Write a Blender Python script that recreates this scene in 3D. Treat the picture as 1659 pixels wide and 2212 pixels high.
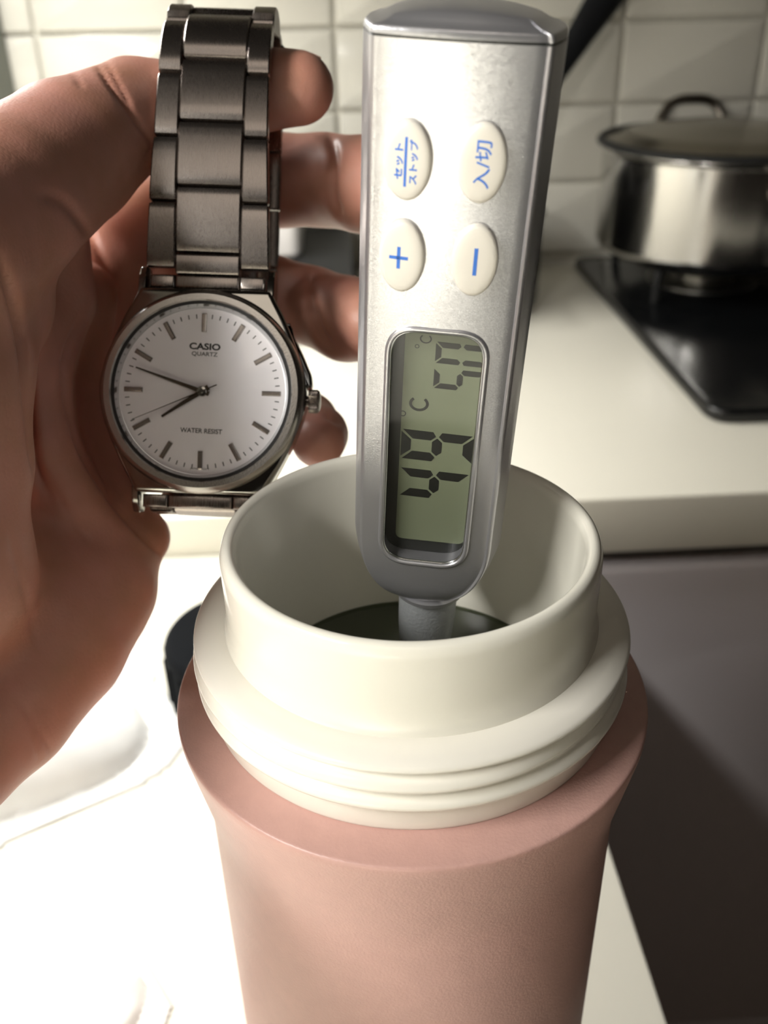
import bpy, bmesh, math, random
import numpy as np
from mathutils import Vector, Matrix

# ------------------------------------------------------------------ scene / camera / light
for o in list(bpy.data.objects):
    bpy.data.objects.remove(o)
sc = bpy.context.scene
COL = sc.collection
MM = 0.001
F = 2000.0; CX, CY = 829.5, 1106.0            # pixels of the 1659 x 2212 frame
PITCH = math.radians(29.815); ROLL = math.radians(1.2494); CAMH = 329.2
A3 = lambda *v: np.array(v, float)
_f = A3(0, math.cos(PITCH), -math.sin(PITCH)); _d = A3(0, -math.sin(PITCH), -math.cos(PITCH)); _r = A3(1, 0, 0)
_c, _s = math.cos(ROLL), math.sin(ROLL)
CR = _c * _r + _s * _d; CD = -_s * _r + _c * _d; CF = _f; CP = A3(0, 0, CAMH)
def ray(x, y): return CR * (x - CX) / F + CD * (y - CY) / F + CF
def at(x, y, dep): return CP + ray(x, y) * dep            # point at a given distance along the view axis, mm
def project(P):
    q = np.asarray(P, float) - CP; k = q @ CF
    return CX + F * (q @ CR) / k, CY + F * (q @ CD) / k, k

cam_d = bpy.data.cameras.new('camera'); cam = bpy.data.objects.new('camera', cam_d); COL.objects.link(cam)
sc.camera = cam
cam.matrix_world = Matrix(((CR[0], -CD[0], -CF[0], 0), (CR[1], -CD[1], -CF[1], 0), (CR[2], -CD[2], -CF[2], CAMH * MM), (0, 0, 0, 1)))
cam_d.sensor_fit = 'VERTICAL'; cam_d.sensor_height = 36; cam_d.sensor_width = 27
cam_d.lens = 36 * F / 2212
cam_d.clip_start = 0.01; cam_d.clip_end = 20
cam_d.dof.use_dof = True; cam_d.dof.focus_distance = 0.158; cam_d.dof.aperture_fstop = cam_d.lens / 1.65

KY = math.radians(2.6)                         # the kitchen is turned a little to the camera
def K(x, y, z=0): return A3(x * math.cos(KY) - y * math.sin(KY), x * math.sin(KY) + y * math.cos(KY), z)

wd = bpy.data.worlds.new('world'); sc.world = wd; wd.use_nodes = True
wd.node_tree.nodes['Background'].inputs[0].default_value = (1.0, 0.80, 0.62, 1)
wd.node_tree.nodes['Background'].inputs[1].default_value = 0.014
def area(name, loc, target, sx, sy, power, col, spread=180):
    d = bpy.data.lights.new(name, 'AREA'); d.shape = 'RECTANGLE'; d.size = sx * MM; d.size_y = sy * MM
    d.energy = power; d.color = col; d.spread = math.radians(spread)
    o = bpy.data.objects.new(name, d); COL.objects.link(o)
    o.location = Vector(loc) * MM
    z = (Vector(loc) - Vector(target)).normalized()
    y = Vector((-math.sin(KY), math.cos(KY), 0)); x = y.cross(z).normalized(); y = z.cross(x)
    o.rotation_euler = Matrix((x, y, z)).transposed().to_euler()
    return o
area('cabinet_tube_middle', K(-330, -80, 535), K(20, 60, 120), 45, 240, 3.05, (1.0, 0.98, 0.935))
area('cabinet_tube_corner', K(-330, 640, 535), K(-250, 640, 0), 45, 560, 6.4, (1.0, 0.985, 0.95), 150)
area('counter_reflection_fill', K(-330, -720, 535), K(-320, -720, 0), 45, 520, 8.0, (1.0, 0.98, 0.935), 75)  # unseen lamp, added so the lit near counter mirrors in the thermometer
area('front_fill', K(-100, -900, 1500), K(200, 600, 0), 500, 500, 1.3, (1.0, 0.88, 0.76))  # unseen weak fill, added to lift the cabinet front and right wall
sc.view_settings.view_transform = 'Standard'; sc.view_settings.look = 'None'
sc.view_settings.gamma = 1.0; sc.view_settings.use_curve_mapping = False
sc.view_settings.exposure = 0.0

# ------------------------------------------------------------------ helpers
def obj(name, verts, faces, mat, parent=None, smooth=40, loc=None):
    me = bpy.data.meshes.new(name)
    me.from_pydata([tuple(float(c) * MM for c in v) for v in verts], [], [tuple(f) for f in faces])
    return objm(name, me, mat, parent, smooth)
def objm(name, me, mat, parent=None, smooth=40):
    if mat is not None:
        me.materials.clear(); me.materials.append(mat)
    bm = bmesh.new(); bm.from_mesh(me); bmesh.ops.recalc_face_normals(bm, faces=bm.faces); bm.to_mesh(me); bm.free()
    if smooth:
        me.shade_smooth()
        if smooth < 180: me.set_sharp_from_angle(angle=math.radians(smooth))
    o = bpy.data.objects.new(name, me); COL.objects.link(o)
    if parent is not None: o.parent = parent
    return o
def tag(o, label, cat, group=None, kind=None):
    if label: o['label'] = label
    if cat: o['category'] = cat
    if group: o['group'] = group
    if kind: o['kind'] = kind
    return o
def empty(name, loc=None, mat=None):
    o = bpy.data.objects.new(name, None); COL.objects.link(o); o.empty_display_size = 0.01
    if mat is not None: o.matrix_world = mat
    elif loc is not None: o.location = Vector(loc) * MM
    bpy.context.view_layer.update()
    return o
def frame(O, X, Y, Z):
    return Matrix(((X[0], Y[0], Z[0], O[0] * MM), (X[1], Y[1], Z[1], O[1] * MM), (X[2], Y[2], Z[2], O[2] * MM), (0, 0, 0, 1)))
KM = frame(A3(0, 0, 0), K(1, 0), K(0, 1), A3(0, 0, 1))

def lathe(profile, n=128, cx=0, cy=0, rf=None, closed=False):
    V = []; Fc = []; m = len(profile)
    for i in range(n):
        a = 2 * math.pi * i / n
        for j, (r, z) in enumerate(profile):
            rr = r if rf is None else rf(a, r, z)
            V.append((cx + rr * math.cos(a), cy + rr * math.sin(a), z))
    for i in range(n):
        k = (i + 1) % n
        for j in range(m - 1 if not closed else m):
            l = (j + 1) % m
            Fc.append((i * m + j, k * m + j, k * m + l, i * m + l))
    return V, Fc
def fillet(p, rads, n=5):
    """open polyline with rounded corners"""
    out = [p[0]]
    for i in range(1, len(p) - 1):
        a, b, c = A3(*p[i - 1]), A3(*p[i]), A3(*p[i + 1]); r = rads[i] if not isinstance(rads, (int, float)) else rads
        if r <= 0: out.append(p[i]); continue
        u = a - b; v = c - b; lu = np.linalg.norm(u); lv = np.linalg.norm(v)
        t = min(r, lu * .48, lv * .48); A = b + u / lu * t; B = b + v / lv * t
        for k in range(n + 1):
            s = k / n; out.append(tuple((1 - s) ** 2 * A + 2 * s * (1 - s) * b + s * s * B))
    out.append(p[-1]); return out
def fillet_closed(p, r, n=5):
    out = []; m = len(p)
    for i in range(m):
        a, b, c = A3(*p[i - 1]), A3(*p[i]), A3(*p[(i + 1) % m]); rr = r if isinstance(r, (int, float)) else r[i]
        if rr <= 0: out.append(tuple(b)); continue
        u = a - b; v = c - b; lu = np.linalg.norm(u); lv = np.linalg.norm(v)
        t = min(rr, lu * .48, lv * .48); A = b + u / lu * t; B = b + v / lv * t
        for k in range(n + 1):
            s = k / n; out.append(tuple((1 - s) ** 2 * A + 2 * s * (1 - s) * b + s * s * B))
    return out
def inset2(poly, d):
    m = len(poly); out = []
    P = [A3(*p[:2]) for p in poly]
    area2 = sum(P[i][0] * P[(i + 1) % m][1] - P[(i + 1) % m][0] * P[i][1] for i in range(m))
    sg = 1 if area2 > 0 else -1
    for i in range(m):
        a, b, c = P[i - 1], P[i], P[(i + 1) % m]
        e1 = b - a; e2 = c - b
        n1 = A3(-e1[1], e1[0]) / (np.linalg.norm(e1) + 1e-9); n2 = A3(-e2[1], e2[0]) / (np.linalg.norm(e2) + 1e-9)
        q = n1 + n2; q = q / max(.5, (q @ q) / 2)
        out.append(tuple(b + sg * d * q))
    return out
def prism(poly, z0, z1, bev=0.0, seg=3, bev0=0.0):
    """polygon extruded along z, top edge rounded by bev, bottom by bev0"""
    V = []; Fc = []; rings = []
    def ring(p, z):
        s = len(V); V.extend([(x, y, z) for x, y in p]); rings.append(s)
    if bev0 > 0:
        for k in range(seg):
            a = math.pi / 2 * k / seg; ring(inset2(poly, bev0 * (1 - math.sin(a))), z0 + bev0 * (1 - math.cos(a)))
        ring(poly, z0 + bev0)
    else: ring(poly, z0)
    if bev > 0:
        for k in range(seg + 1):
            a = math.pi / 2 * k / seg
            ring(inset2(poly, bev * (1 - math.cos(a))) if k else poly, z1 - bev + bev * math.sin(a))
    else: ring(poly, z1)
    m = len(poly)
    for q in range(len(rings) - 1):
        a, b = rings[q], rings[q + 1]
        for i in range(m):
            j = (i + 1) % m; Fc.append((a + i, a + j, b + j, b + i))
    Fc.append(tuple(rings[0] + i for i in range(m))[::-1]); Fc.append(tuple(rings[-1] + i for i in range(m)))
    return V, Fc
def rrect(x0, y0, x1, y1, r, n=6):
    return fillet_closed([(x0, y0), (x1, y0), (x1, y1), (x0, y1)], r, n)
def box(x0, y0, z0, x1, y1, z1, r=0.0, bev=0.0, seg=3):
    p = rrect(x0, y0, x1, y1, r) if r > 0 else [(x0, y0), (x1, y0), (x1, y1), (x0, y1)]
    return prism(p, z0, z1, bev, seg, bev)
def join(*parts):
    V = []; Fc = []
    for v, f_ in parts:
        s = len(V); V.extend(v); Fc.extend([tuple(i + s for i in q) for q in f_])
    return V, Fc
def xform(vf, fn): return [fn(v) for v in vf[0]], vf[1]
def tube(pts, rad, n=12, cap=True):
    P = [A3(*p) for p in pts]; V = []; Fc = []
    rad = [rad] * len(P) if isinstance(rad, (int, float)) else rad
    up = A3(0, 0, 1)
    t0 = P[1] - P[0]; t0 /= np.linalg.norm(t0)
    nrm = np.cross(t0, up if abs(t0[2]) < .9 else A3(1, 0, 0)); nrm /= np.linalg.norm(nrm)
    for i, p in enumerate(P):
        t = P[min(i + 1, len(P) - 1)] - P[max(i - 1, 0)]; t /= np.linalg.norm(t)
        nrm = nrm - t * (nrm @ t); nrm /= np.linalg.norm(nrm); b = np.cross(t, nrm)
        for k in range(n):
            a = 2 * math.pi * k / n; V.append(tuple(p + rad[i] * (math.cos(a) * nrm + math.sin(a) * b)))
    for i in range(len(P) - 1):
        for k in range(n):
            l = (k + 1) % n; Fc.append((i * n + k, i * n + l, (i + 1) * n + l, (i + 1) * n + k))
    if cap:
        Fc.append(tuple(range(n))[::-1]); Fc.append(tuple((len(P) - 1) * n + k for k in range(n)))
    return V, Fc
def spline(pts, n):
    """Catmull-Rom through pts, n samples, even in arc length"""
    P = np.array(pts, float); Q = np.vstack([2 * P[0] - P[1], P, 2 * P[-1] - P[-2]]); out = []
    for i in range(1, len(Q) - 2):
        for t in np.linspace(0, 1, 24, endpoint=False):
            a, b, c, d = Q[i - 1], Q[i], Q[i + 1], Q[i + 2]
            out.append(.5 * ((2 * b) + (-a + c) * t + (2 * a - 5 * b + 4 * c - d) * t * t + (-a + 3 * b - 3 * c + d) * t ** 3))
    out.append(P[-1]); out = np.array(out)
    s = np.concatenate([[0], np.cumsum(np.linalg.norm(np.diff(out, axis=0), axis=1))])
    q = np.linspace(0, s[-1], n)
    return np.stack([np.interp(q, s, out[:, k]) for k in range(out.shape[1])], 1), s[-1]
def text_mesh(body, w, h, bold=0.0):
    cu = bpy.data.curves.new('t', 'FONT'); cu.body = body; cu.offset = bold; cu.resolution_u = 4
    o = bpy.data.objects.new('t', cu); COL.objects.link(o)
    bpy.context.view_layer.update()
    me = bpy.data.meshes.new_from_object(o.evaluated_get(bpy.context.evaluated_depsgraph_get()))
    bpy.data.objects.remove(o)
    V = np.array([v.co[:] for v in me.vertices]); Fc = [tuple(p.vertices) for p in me.polygons]
    mn, mx = V.min(0), V.max(0)
    sx = w / (mx[0] - mn[0]); sy = h / (mx[1] - mn[1]) if h else sx
    V = (V - (mn + mx) / 2) * A3(sx, sy, 0)
    bpy.data.meshes.remove(me)
    return [tuple(v) for v in V], Fc
def boolean(o, cutter):
    m = o.modifiers.new('b', 'BOOLEAN'); m.object = cutter; m.operation = 'DIFFERENCE'; m.solver = 'EXACT'
    bpy.context.view_layer.update()
    me = bpy.data.meshes.new_from_object(o.evaluated_get(bpy.context.evaluated_depsgraph_get()))
    o.modifiers.clear(); old = o.data; o.data = me; bpy.data.meshes.remove(old); bpy.data.objects.remove(cutter)

# ------------------------------------------------------------------ materials
def lin(c):
    return tuple(((v / 255) / 12.92 if v / 255 <= .04045 else ((v / 255 + .055) / 1.055) ** 2.4) for v in c)
def mat(name, rgb, rough=.5, metal=0.0, noise=0.0, nscale=200., bump=0.0, bscale=500., **kw):
    m = bpy.data.materials.new(name); m.use_nodes = True; nt = m.node_tree; b = nt.nodes['Principled BSDF']
    c = lin(rgb); b.inputs['Base Color'].default_value = (*c, 1)
    b.inputs['Roughness'].default_value = rough; b.inputs['Metallic'].default_value = metal
    for k, v in kw.items(): b.inputs[k].default_value = v
    tc = nt.nodes.new('ShaderNodeTexCoord')
    if noise > 0:
        n = nt.nodes.new('ShaderNodeTexNoise'); n.inputs['Scale'].default_value = nscale; n.inputs['Detail'].default_value = 4
        nt.links.new(tc.outputs['Object'], n.inputs['Vector'])
        r = nt.nodes.new('ShaderNodeMapRange'); r.inputs[1].default_value = .3; r.inputs[2].default_value = .7
        r.inputs[3].default_value = 1 - noise; r.inputs[4].default_value = 1 + noise
        nt.links.new(n.outputs['Fac'], r.inputs[0])
        mx = nt.nodes.new('ShaderNodeVectorMath'); mx.operation = 'SCALE'; mx.inputs[0].default_value = c
        nt.links.new(r.outputs[0], mx.inputs['Scale']); nt.links.new(mx.outputs[0], b.inputs['Base Color'])
    if bump > 0:
        n2 = nt.nodes.new('ShaderNodeTexNoise'); n2.inputs['Scale'].default_value = bscale; n2.inputs['Detail'].default_value = 3
        nt.links.new(tc.outputs['Object'], n2.inputs['Vector'])
        bp = nt.nodes.new('ShaderNodeBump'); bp.inputs['Strength'].default_value = bump; bp.inputs['Distance'].default_value = .0005
        nt.links.new(n2.outputs['Fac'], bp.inputs['Height']); nt.links.new(bp.outputs[0], b.inputs['Normal'])
    return m
def brushed(name, rgb, rough, axis, amount=.25, scale=900., bump=.06):
    """metal with fine brush lines running along one object axis"""
    m = mat(name, rgb, rough, 1.0); nt = m.node_tree; b = nt.nodes['Principled BSDF']
    tc = nt.nodes.new('ShaderNodeTexCoord'); mp = nt.nodes.new('ShaderNodeMapping')
    s = [scale] * 3; s['xyz'.index(axis)] = scale * .02; mp.inputs['Scale'].default_value = s
    n = nt.nodes.new('ShaderNodeTexNoise'); n.inputs['Scale'].default_value = 4; n.inputs['Detail'].default_value = 2
    nt.links.new(tc.outputs['Object'], mp.inputs[0]); nt.links.new(mp.outputs[0], n.inputs['Vector'])
    r = nt.nodes.new('ShaderNodeMapRange'); r.inputs[3].default_value = rough * (1 - amount); r.inputs[4].default_value = rough * (1 + amount)
    nt.links.new(n.outputs['Fac'], r.inputs[0]); nt.links.new(r.outputs[0], b.inputs['Roughness'])
    bp = nt.nodes.new('ShaderNodeBump'); bp.inputs['Strength'].default_value = bump; bp.inputs['Distance'].default_value = .0003
    nt.links.new(n.outputs['Fac'], bp.inputs['Height']); nt.links.new(bp.outputs[0], b.inputs['Normal'])
    return m
def flake_paint(name, rgb, rough):
    m = mat(name, rgb, rough, .82); nt = m.node_tree; b = nt.nodes['Principled BSDF']
    tc = nt.nodes.new('ShaderNodeTexCoord')
    v = nt.nodes.new('ShaderNodeTexVoronoi'); v.inputs['Scale'].default_value = 9000
    nt.links.new(tc.outputs['Object'], v.inputs['Vector'])
    vm = nt.nodes.new('ShaderNodeVectorMath'); vm.operation = 'SUBTRACT'; vm.inputs[1].default_value = (.5, .5, .5)
    nt.links.new(v.outputs['Color'], vm.inputs[0])
    sc_ = nt.nodes.new('ShaderNodeVectorMath'); sc_.operation = 'SCALE'; sc_.inputs['Scale'].default_value = .085
    nt.links.new(vm.outputs[0], sc_.inputs[0])
    g = nt.nodes.new('ShaderNodeNewGeometry'); ad = nt.nodes.new('ShaderNodeVectorMath'); ad.operation = 'ADD'
    nt.links.new(g.outputs['Normal'], ad.inputs[0]); nt.links.new(sc_.outputs[0], ad.inputs[1])
    no = nt.nodes.new('ShaderNodeVectorMath'); no.operation = 'NORMALIZE'
    nt.links.new(ad.outputs[0], no.inputs[0]); nt.links.new(no.outputs[0], b.inputs['Normal'])
    return m
def skin_mat():
    m = mat('skin', (214, 168, 148), .46); nt = m.node_tree; b = nt.nodes['Principled BSDF']
    tc = nt.nodes.new('ShaderNodeTexCoord')
    n = nt.nodes.new('ShaderNodeTexNoise'); n.inputs['Scale'].default_value = 55; n.inputs['Detail'].default_value = 3
    nt.links.new(tc.outputs['Object'], n.inputs['Vector'])
    cr = nt.nodes.new('ShaderNodeValToRGB'); e = cr.color_ramp.elements
    e[0].position = .3; e[0].color = (*lin((182, 130, 106)), 1); e[1].position = .72; e[1].color = (*lin((204, 146, 132)), 1)
    nt.links.new(n.outputs['Fac'], cr.inputs[0]); nt.links.new(cr.outputs[0], b.inputs['Base Color'])
    b.inputs['Subsurface Weight'].default_value = .18; b.inputs['Subsurface Radius'].default_value = (1, .4, .25); b.inputs['Subsurface Scale'].default_value = .0018
    v = nt.nodes.new('ShaderNodeTexVoronoi'); v.feature = 'DISTANCE_TO_EDGE'; v.inputs['Scale'].default_value = 900
    nt.links.new(tc.outputs['Object'], v.inputs['Vector'])
    w = nt.nodes.new('ShaderNodeTexNoise'); w.inputs['Scale'].default_value = 260; w.inputs['Detail'].default_value = 4
    nt.links.new(tc.outputs['Object'], w.inputs['Vector'])
    mth = nt.nodes.new('ShaderNodeMath'); mth.operation = 'MULTIPLY_ADD'; mth.inputs[1].default_value = .5
    nt.links.new(v.outputs['Distance'], mth.inputs[0]); nt.links.new(w.outputs['Fac'], mth.inputs[2])
    bp = nt.nodes.new('ShaderNodeBump'); bp.inputs['Strength'].default_value = .22; bp.inputs['Distance'].default_value = .0004
    nt.links.new(mth.outputs[0], bp.inputs['Height']); nt.links.new(bp.outputs[0], b.inputs['Normal'])
    return m
M = dict(
    pink=mat('pink_coating', (197, 157, 147), .40, 0, .03, 300, .16, 1900),
    cream=mat('cream_plastic', (236, 233, 220), .16, 0, .01, 60),
    cream2=mat('cream_collar_plastic', (238, 234, 223), .24, 0, .012, 80),
    water=mat('water', (150, 156, 132), .02, **{'Transmission Weight': .8, 'IOR': 1.33}),
    silver=flake_paint('silver_paint', (200, 200, 204), .30),
    silver_dull=mat('silver_probe_plastic', (150, 153, 155), .42, .35, .05, 900, .3, 1800),
    button=mat('ivory_rubber', (236, 231, 220), .42, 0, .01, 200),
    blue=mat('blue_print', (58, 120, 214), .5, 0, .04, 3000),
    lcd=mat('lcd_glass', (120, 127, 103), .35, 0, .03, 2500),
    seg=mat('lcd_segment', (18, 20, 18), .4, 0, .02, 500),
    lcd_well=mat('lcd_well', (34, 36, 34), .3, 0, .02, 500),
    chrome=mat('bright_rim', (205, 207, 208), .18, 1.0, .02, 500),
    steel=brushed('brushed_steel', (146, 138, 132), .27, 'y', .25, 3200., .05),
    steel_p=mat('polished_steel', (150, 148, 142), .12, 1.0, .03, 200),
    bezel=brushed('bezel_steel', (190, 186, 180), .24, 'z'),
    dial=mat('dial_white', (246, 243, 246), .35, .05, .01, 300),
    dialprint=mat('dial_print', (30, 28, 28), .5, 0, .05, 3000),
    index=mat('index_metal', (150, 142, 134), .22, .8, .05, 800),
    handm=mat('hand_metal', (84, 74, 64), .22, 1.0, .05, 800),
    gap=mat('black_reflection', (22, 22, 22), .4, 0, .05, 800),
    nail=mat('nail', (226, 178, 158), .25, 0, .03, 300),
    worktop=mat('white_worktop', (226, 222, 208), .34, 0, .02, 6, .05, 300),
    counter=mat('white_counter', (228, 225, 212), .36, 0, .02, 6, .05, 300),
    cabinet=mat('cabinet_front', (232, 226, 228), .36, 0, .015, 8, .06, 400),
    carcass=mat('cabinet_carcass', (196, 190, 184), .5, 0, .03, 9),
    gapdark=mat('gap_shade_grey', (84, 82, 80), .5, 0, .03, 30),
    tile=mat('white_tile', (206, 203, 192), .16, 0, .02, 12, .06, 60),
    grout=mat('grout', (200, 197, 186), .8, 0, .08, 200, .2, 900),
    paint=mat('wall_paint', (214, 210, 198), .7, 0, .03, 10),
    floor=mat('floor_vinyl', (150, 124, 96), .5, 0, .12, 12),
    black=mat('black_enamel', (14, 15, 16), .2, 0, .1, 50),
    blackm=mat('black_matte', (20, 21, 22), .55, 0, .1, 60),
    blackp=mat('black_plastic', (14, 16, 19), .5, 0, .1, 60),
    lidblack=mat('lid_black', (12, 14, 17), .8, 0, .1, 60, **{'Specular IOR Level': .08}),
    iron=mat('cast_iron', (22, 22, 22), .6, .3, .2, 300, .3, 900),
    pot=brushed('pot_steel', (192, 190, 187), .15, 'x', .2, 200.),
    lid=mat('lid_steel', (150, 144, 134), .24, 1.0, .03, 50),
    burner=mat('burner_alloy', (150, 148, 142), .35, 1.0, .1, 200),
    bag=mat('bag_film', (244, 244, 240), .3, 0, .02, 40, **{'Transmission Weight': .15}),
    paper=mat('tissue_paper', (246, 244, 238), .8, 0, .02, 60, .3, 300),
    whitebox=mat('white_box_plastic', (236, 232, 228), .35, 0, .02, 40),
    skin=skin_mat(),
)
bpy_glass = bpy.data.materials.new('clear_glass'); bpy_glass.use_nodes = True
_nt = bpy_glass.node_tree; _b = _nt.nodes['Principled BSDF']; _b.inputs['Roughness'].default_value = .02
_b.inputs['Transmission Weight'].default_value = 1; _b.inputs['IOR'].default_value = 1.45
_tr = _nt.nodes.new('ShaderNodeBsdfTransparent'); _gl = _nt.nodes.new('ShaderNodeBsdfGlossy'); _gl.inputs['Roughness'].default_value = .03
_lw = _nt.nodes.new('ShaderNodeLayerWeight'); _lw.inputs[0].default_value = .5
_pw = _nt.nodes.new('ShaderNodeMath'); _pw.operation = 'POWER'; _pw.inputs[1].default_value = 5; _nt.links.new(_lw.outputs['Facing'], _pw.inputs[0])
_fr = _nt.nodes.new('ShaderNodeMath'); _fr.operation = 'MULTIPLY_ADD'; _fr.inputs[1].default_value = .9; _fr.inputs[2].default_value = .03; _nt.links.new(_pw.outputs[0], _fr.inputs[0]); _mx = _nt.nodes.new('ShaderNodeMixShader')
_nt.links.new(_fr.outputs[0], _mx.inputs[0]); _nt.links.new(_tr.outputs[0], _mx.inputs[1]); _nt.links.new(_gl.outputs[0], _mx.inputs[2])
_nt.links.new(_mx.outputs[0], _nt.nodes['Material Output'].inputs['Surface'])
M['glass'] = bpy_glass

# ------------------------------------------------------------------ the kitchen (numbers in kitchen axes, mm, z = 0 is the low counter)
WALLY, FRONT, EDGE, WT = 1113, 528, 107.5, 29
def kobj(name, vf, m, parent=None, smooth=40):
    o = obj(name, vf[0], vf[1], m, parent, smooth)
    if parent is None: o.matrix_world = KM
    return o
def kempty(name, x, y, z): return empty(name, mat=frame(K(x, y, z), K(1, 0), K(0, 1), A3(0, 0, 1)))
tag(kobj('floor', box(-460, -1500, -880, 1600, 1200, -850), M['floor']), 'brown vinyl kitchen floor far below the counters', 'floor', kind='structure')
wb = tag(kobj('wall_back', box(-460, WALLY, -850, 1600, WALLY + 80, 1500), M['grout']), 'kitchen wall clad in white rectangular tiles', 'wall', kind='structure')
tag(kobj('wall_left', box(-540, -1500, -850, -460, WALLY + 80, 1500), M['paint']), 'painted side wall beside the low counter', 'wall', kind='structure')
TW, TH, TG = 156.0, 82.0, 3.5
tmesh = None
for i in range(-5, 6):
    for j in range(-2, 4):
        x0 = 320 + i * TW; z0 = 206 + j * TH
        if z0 < 28: z0 = z0
        if x0 < -462 - TW * .2: continue
        if tmesh is None:
            p = rrect(TG / 2, TG / 2, TW - TG / 2, TH - TG / 2, 2.5, 3)
            v, fc = prism(p, 0, 7, 2.2, 3)
            v = [(a, -c, b) for a, b, c in v]
            t = kobj('tile', (v, fc), M['tile'], wb, 45); tmesh = t.data
        else:
            t = bpy.data.objects.new('tile', tmesh); COL.objects.link(t); t.parent = wb
        t.location = (x0 * MM, WALLY * MM, z0 * MM)
# worktop on the stove side, its cabinet with drawers
tag(kobj('worktop', prism([(-458, FRONT), (1600, FRONT), (1600, WALLY - 1), (-458, WALLY - 1)], -15, WT, 3.0, 3, 3.0), M['worktop']),
    'long white worktop with thick front edge carrying the black cooktop', 'worktop')
cab = kempty('base_cabinet', 500, 800, -850)
tag(cab, 'pale grey base cabinet with drawer fronts under the white worktop', 'cabinet')
def kchild(name, vf, m, par, ox, oy, oz, smooth=40):
    return obj(name, [(x - ox, y - oy, z - oz) for x, y, z in vf[0]], vf[1], m, par, smooth)
kchild('carcass', box(-455, FRONT + 34, -845, 1598, WALLY - 3, -16), M['carcass'], cab, 500, 800, -850)
kchild('gap_shade_strip', box(112, FRONT + 28, -50, 1598, FRONT + 33.5, -16), M['gapdark'], cab, 500, 800, -850)  # grey strip under the worktop edge; shade of the gap put into its colour
for (x0, x1) in ((112, 640), (643, 1120), (1123, 1597)):
    v, fc = prism([(x0, -600), (x1, -600), (x1, -37), (x0, -37)], 0, 19, 5, 4)
    v = [(a, FRONT + 33 - c, b) for a, b, c in v]
    kchild('drawer_front', (v, fc), M['cabinet'], cab, 500, 800, -850)
    v, fc = prism([(x0, -840), (x1, -840), (x1, -604), (x0, -604)], 0, 19, 5, 4)
    v = [(a, FRONT + 33 - c, b) for a, b, c in v]
    kchild('drawer_front', (v, fc), M['cabinet'], cab, 500, 800, -850)
# low counter on the left, with its cabinet below
tag(kobj('counter', prism([(-458, -1400), (EDGE, -1400), (EDGE, FRONT - 1), (-458, FRONT - 1)], -34, 0, 1.5, 3, 1.5), M['counter']),
    'white low counter under the pink flask, meeting the worktop at a corner', 'counter')
cab2 = kempty('base_cabinet', -170, -400, -850)
tag(cab2, 'pale base cabinet under the low counter that carries the flask', 'cabinet')
kchild('carcass', box(-455, -1395, -845, EDGE - 30, FRONT - 4, -35), M['carcass'], cab2, -170, -400, -850)
for (y0, y1) in ((-1390, -760), (-756, -130), (-126, 500)):
    v, fc = prism([(y0, -835), (y1, -835), (y1, -60), (y0, -60)], 0, 19, 3, 3)
    v = [(EDGE - 30 + .5 + c, a, b) for a, b, c in v]
    kchild('door', (v, fc), M['cabinet'], cab2, -170, -400, -850)
tag(kobj('trim_1', box(-458, 1020, WT + .3, -335, WALLY - 8, 620), mat('grey_panel', (120, 124, 116), .6, 0, .03, 20)), 'grey green panel standing in the corner against the tiles', 'panel', kind='structure')

# ------------------------------------------------------------------ flask
FX, FY, RIM = 4.57, 141.9, 244.2
flask = empty('vacuum_flask', (FX, FY, 0))
tag(flask, 'open pink vacuum flask with cream screw collar and tall cream mouth', 'flask')
prof = [(0.01, 0.6), (38.5, 0.6), (41.4, 3.5), (41.4, RIM - 56.0), (45.35, RIM - 35.6), (45.35, RIM - 34.1), (37.9, RIM - 33.3), (37.4, RIM - 60), (36.5, 6), (0.01, 6)]
prof = fillet(prof, [0, 2, 2.5, 5, 1.2, 1.0, 0, 0, 0, 0], 5)
obj('body', *lathe(prof, 192), M['pink'], flask, 60)
def thread(a, r, z):
    # second ridge runs out toward the right hand side, as a screw thread does
    zz = z - RIM
    if -23.6 < zz < -19.2 and r > 39.2:
        k = max(0, math.cos(a + math.radians(28))) ** 6
        return r - k * (r - 39.2)
    return r
cp = [(33.0, -17.4), (36.0, -16.9), (38.6, -17.2), (40.2, -18.1), (40.5, -18.9), (39.3, -19.8), (39.1, -20.3), (40.3, -21.0), (40.9, -22.2), (40.7, -22.9), (39.2, -23.9), (39.0, -24.5), (40.2, -25.2),
      (40.7, -26.1), (40.5, -27.0), (39.0, -28.2), (38.6, -28.8), (38.5, -33.6), (36.4, -33.9), (36.0, -40), (33.0, -40)]
cp = [(r, RIM + z) for r, z in cp]
cp = fillet(cp, .9, 3) + [cp[0]]
obj('screw_collar', *lathe(cp, 192, rf=thread), M['cream2'], flask, 60)
mp_ = [(32.2, -39), (34.6, -39), (34.7, -17.2), (34.15, -15.4), (33.9, -13), (34.0, -1.8), (33.4, -.45), (32.4, 0), (31.5, -.5), (31.0, -1.8), (30.6, -12), (30.2, -60), (29.0, -215), (26.5, -226), (0.01, -227)]
mp_ = [(r, RIM + z) for r, z in mp_]
back = [(0.01, RIM - 229), (27.5, RIM - 228), (30.4, RIM - 214), (32.2, RIM - 60)]
obj('mouth', *lathe(fillet(mp_, [0, 0, .8, 1.5, 2, 1, .6, .6, .6, 1, 4, 4, 6, 4, 0], 4) + back[:0], 192), M['cream'], flask, 80)
wz = RIM - 37.5
tag(obj('water', *lathe([(0.01, wz), (29.9, wz), (30.1, wz + .5), (30.15, wz + .5), (29.6, wz - 40), (0.01, wz - 40)], 128, FX, FY), M['water'], None, 60), 'clear water standing inside the cream mouth of the flask', 'water')

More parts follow.
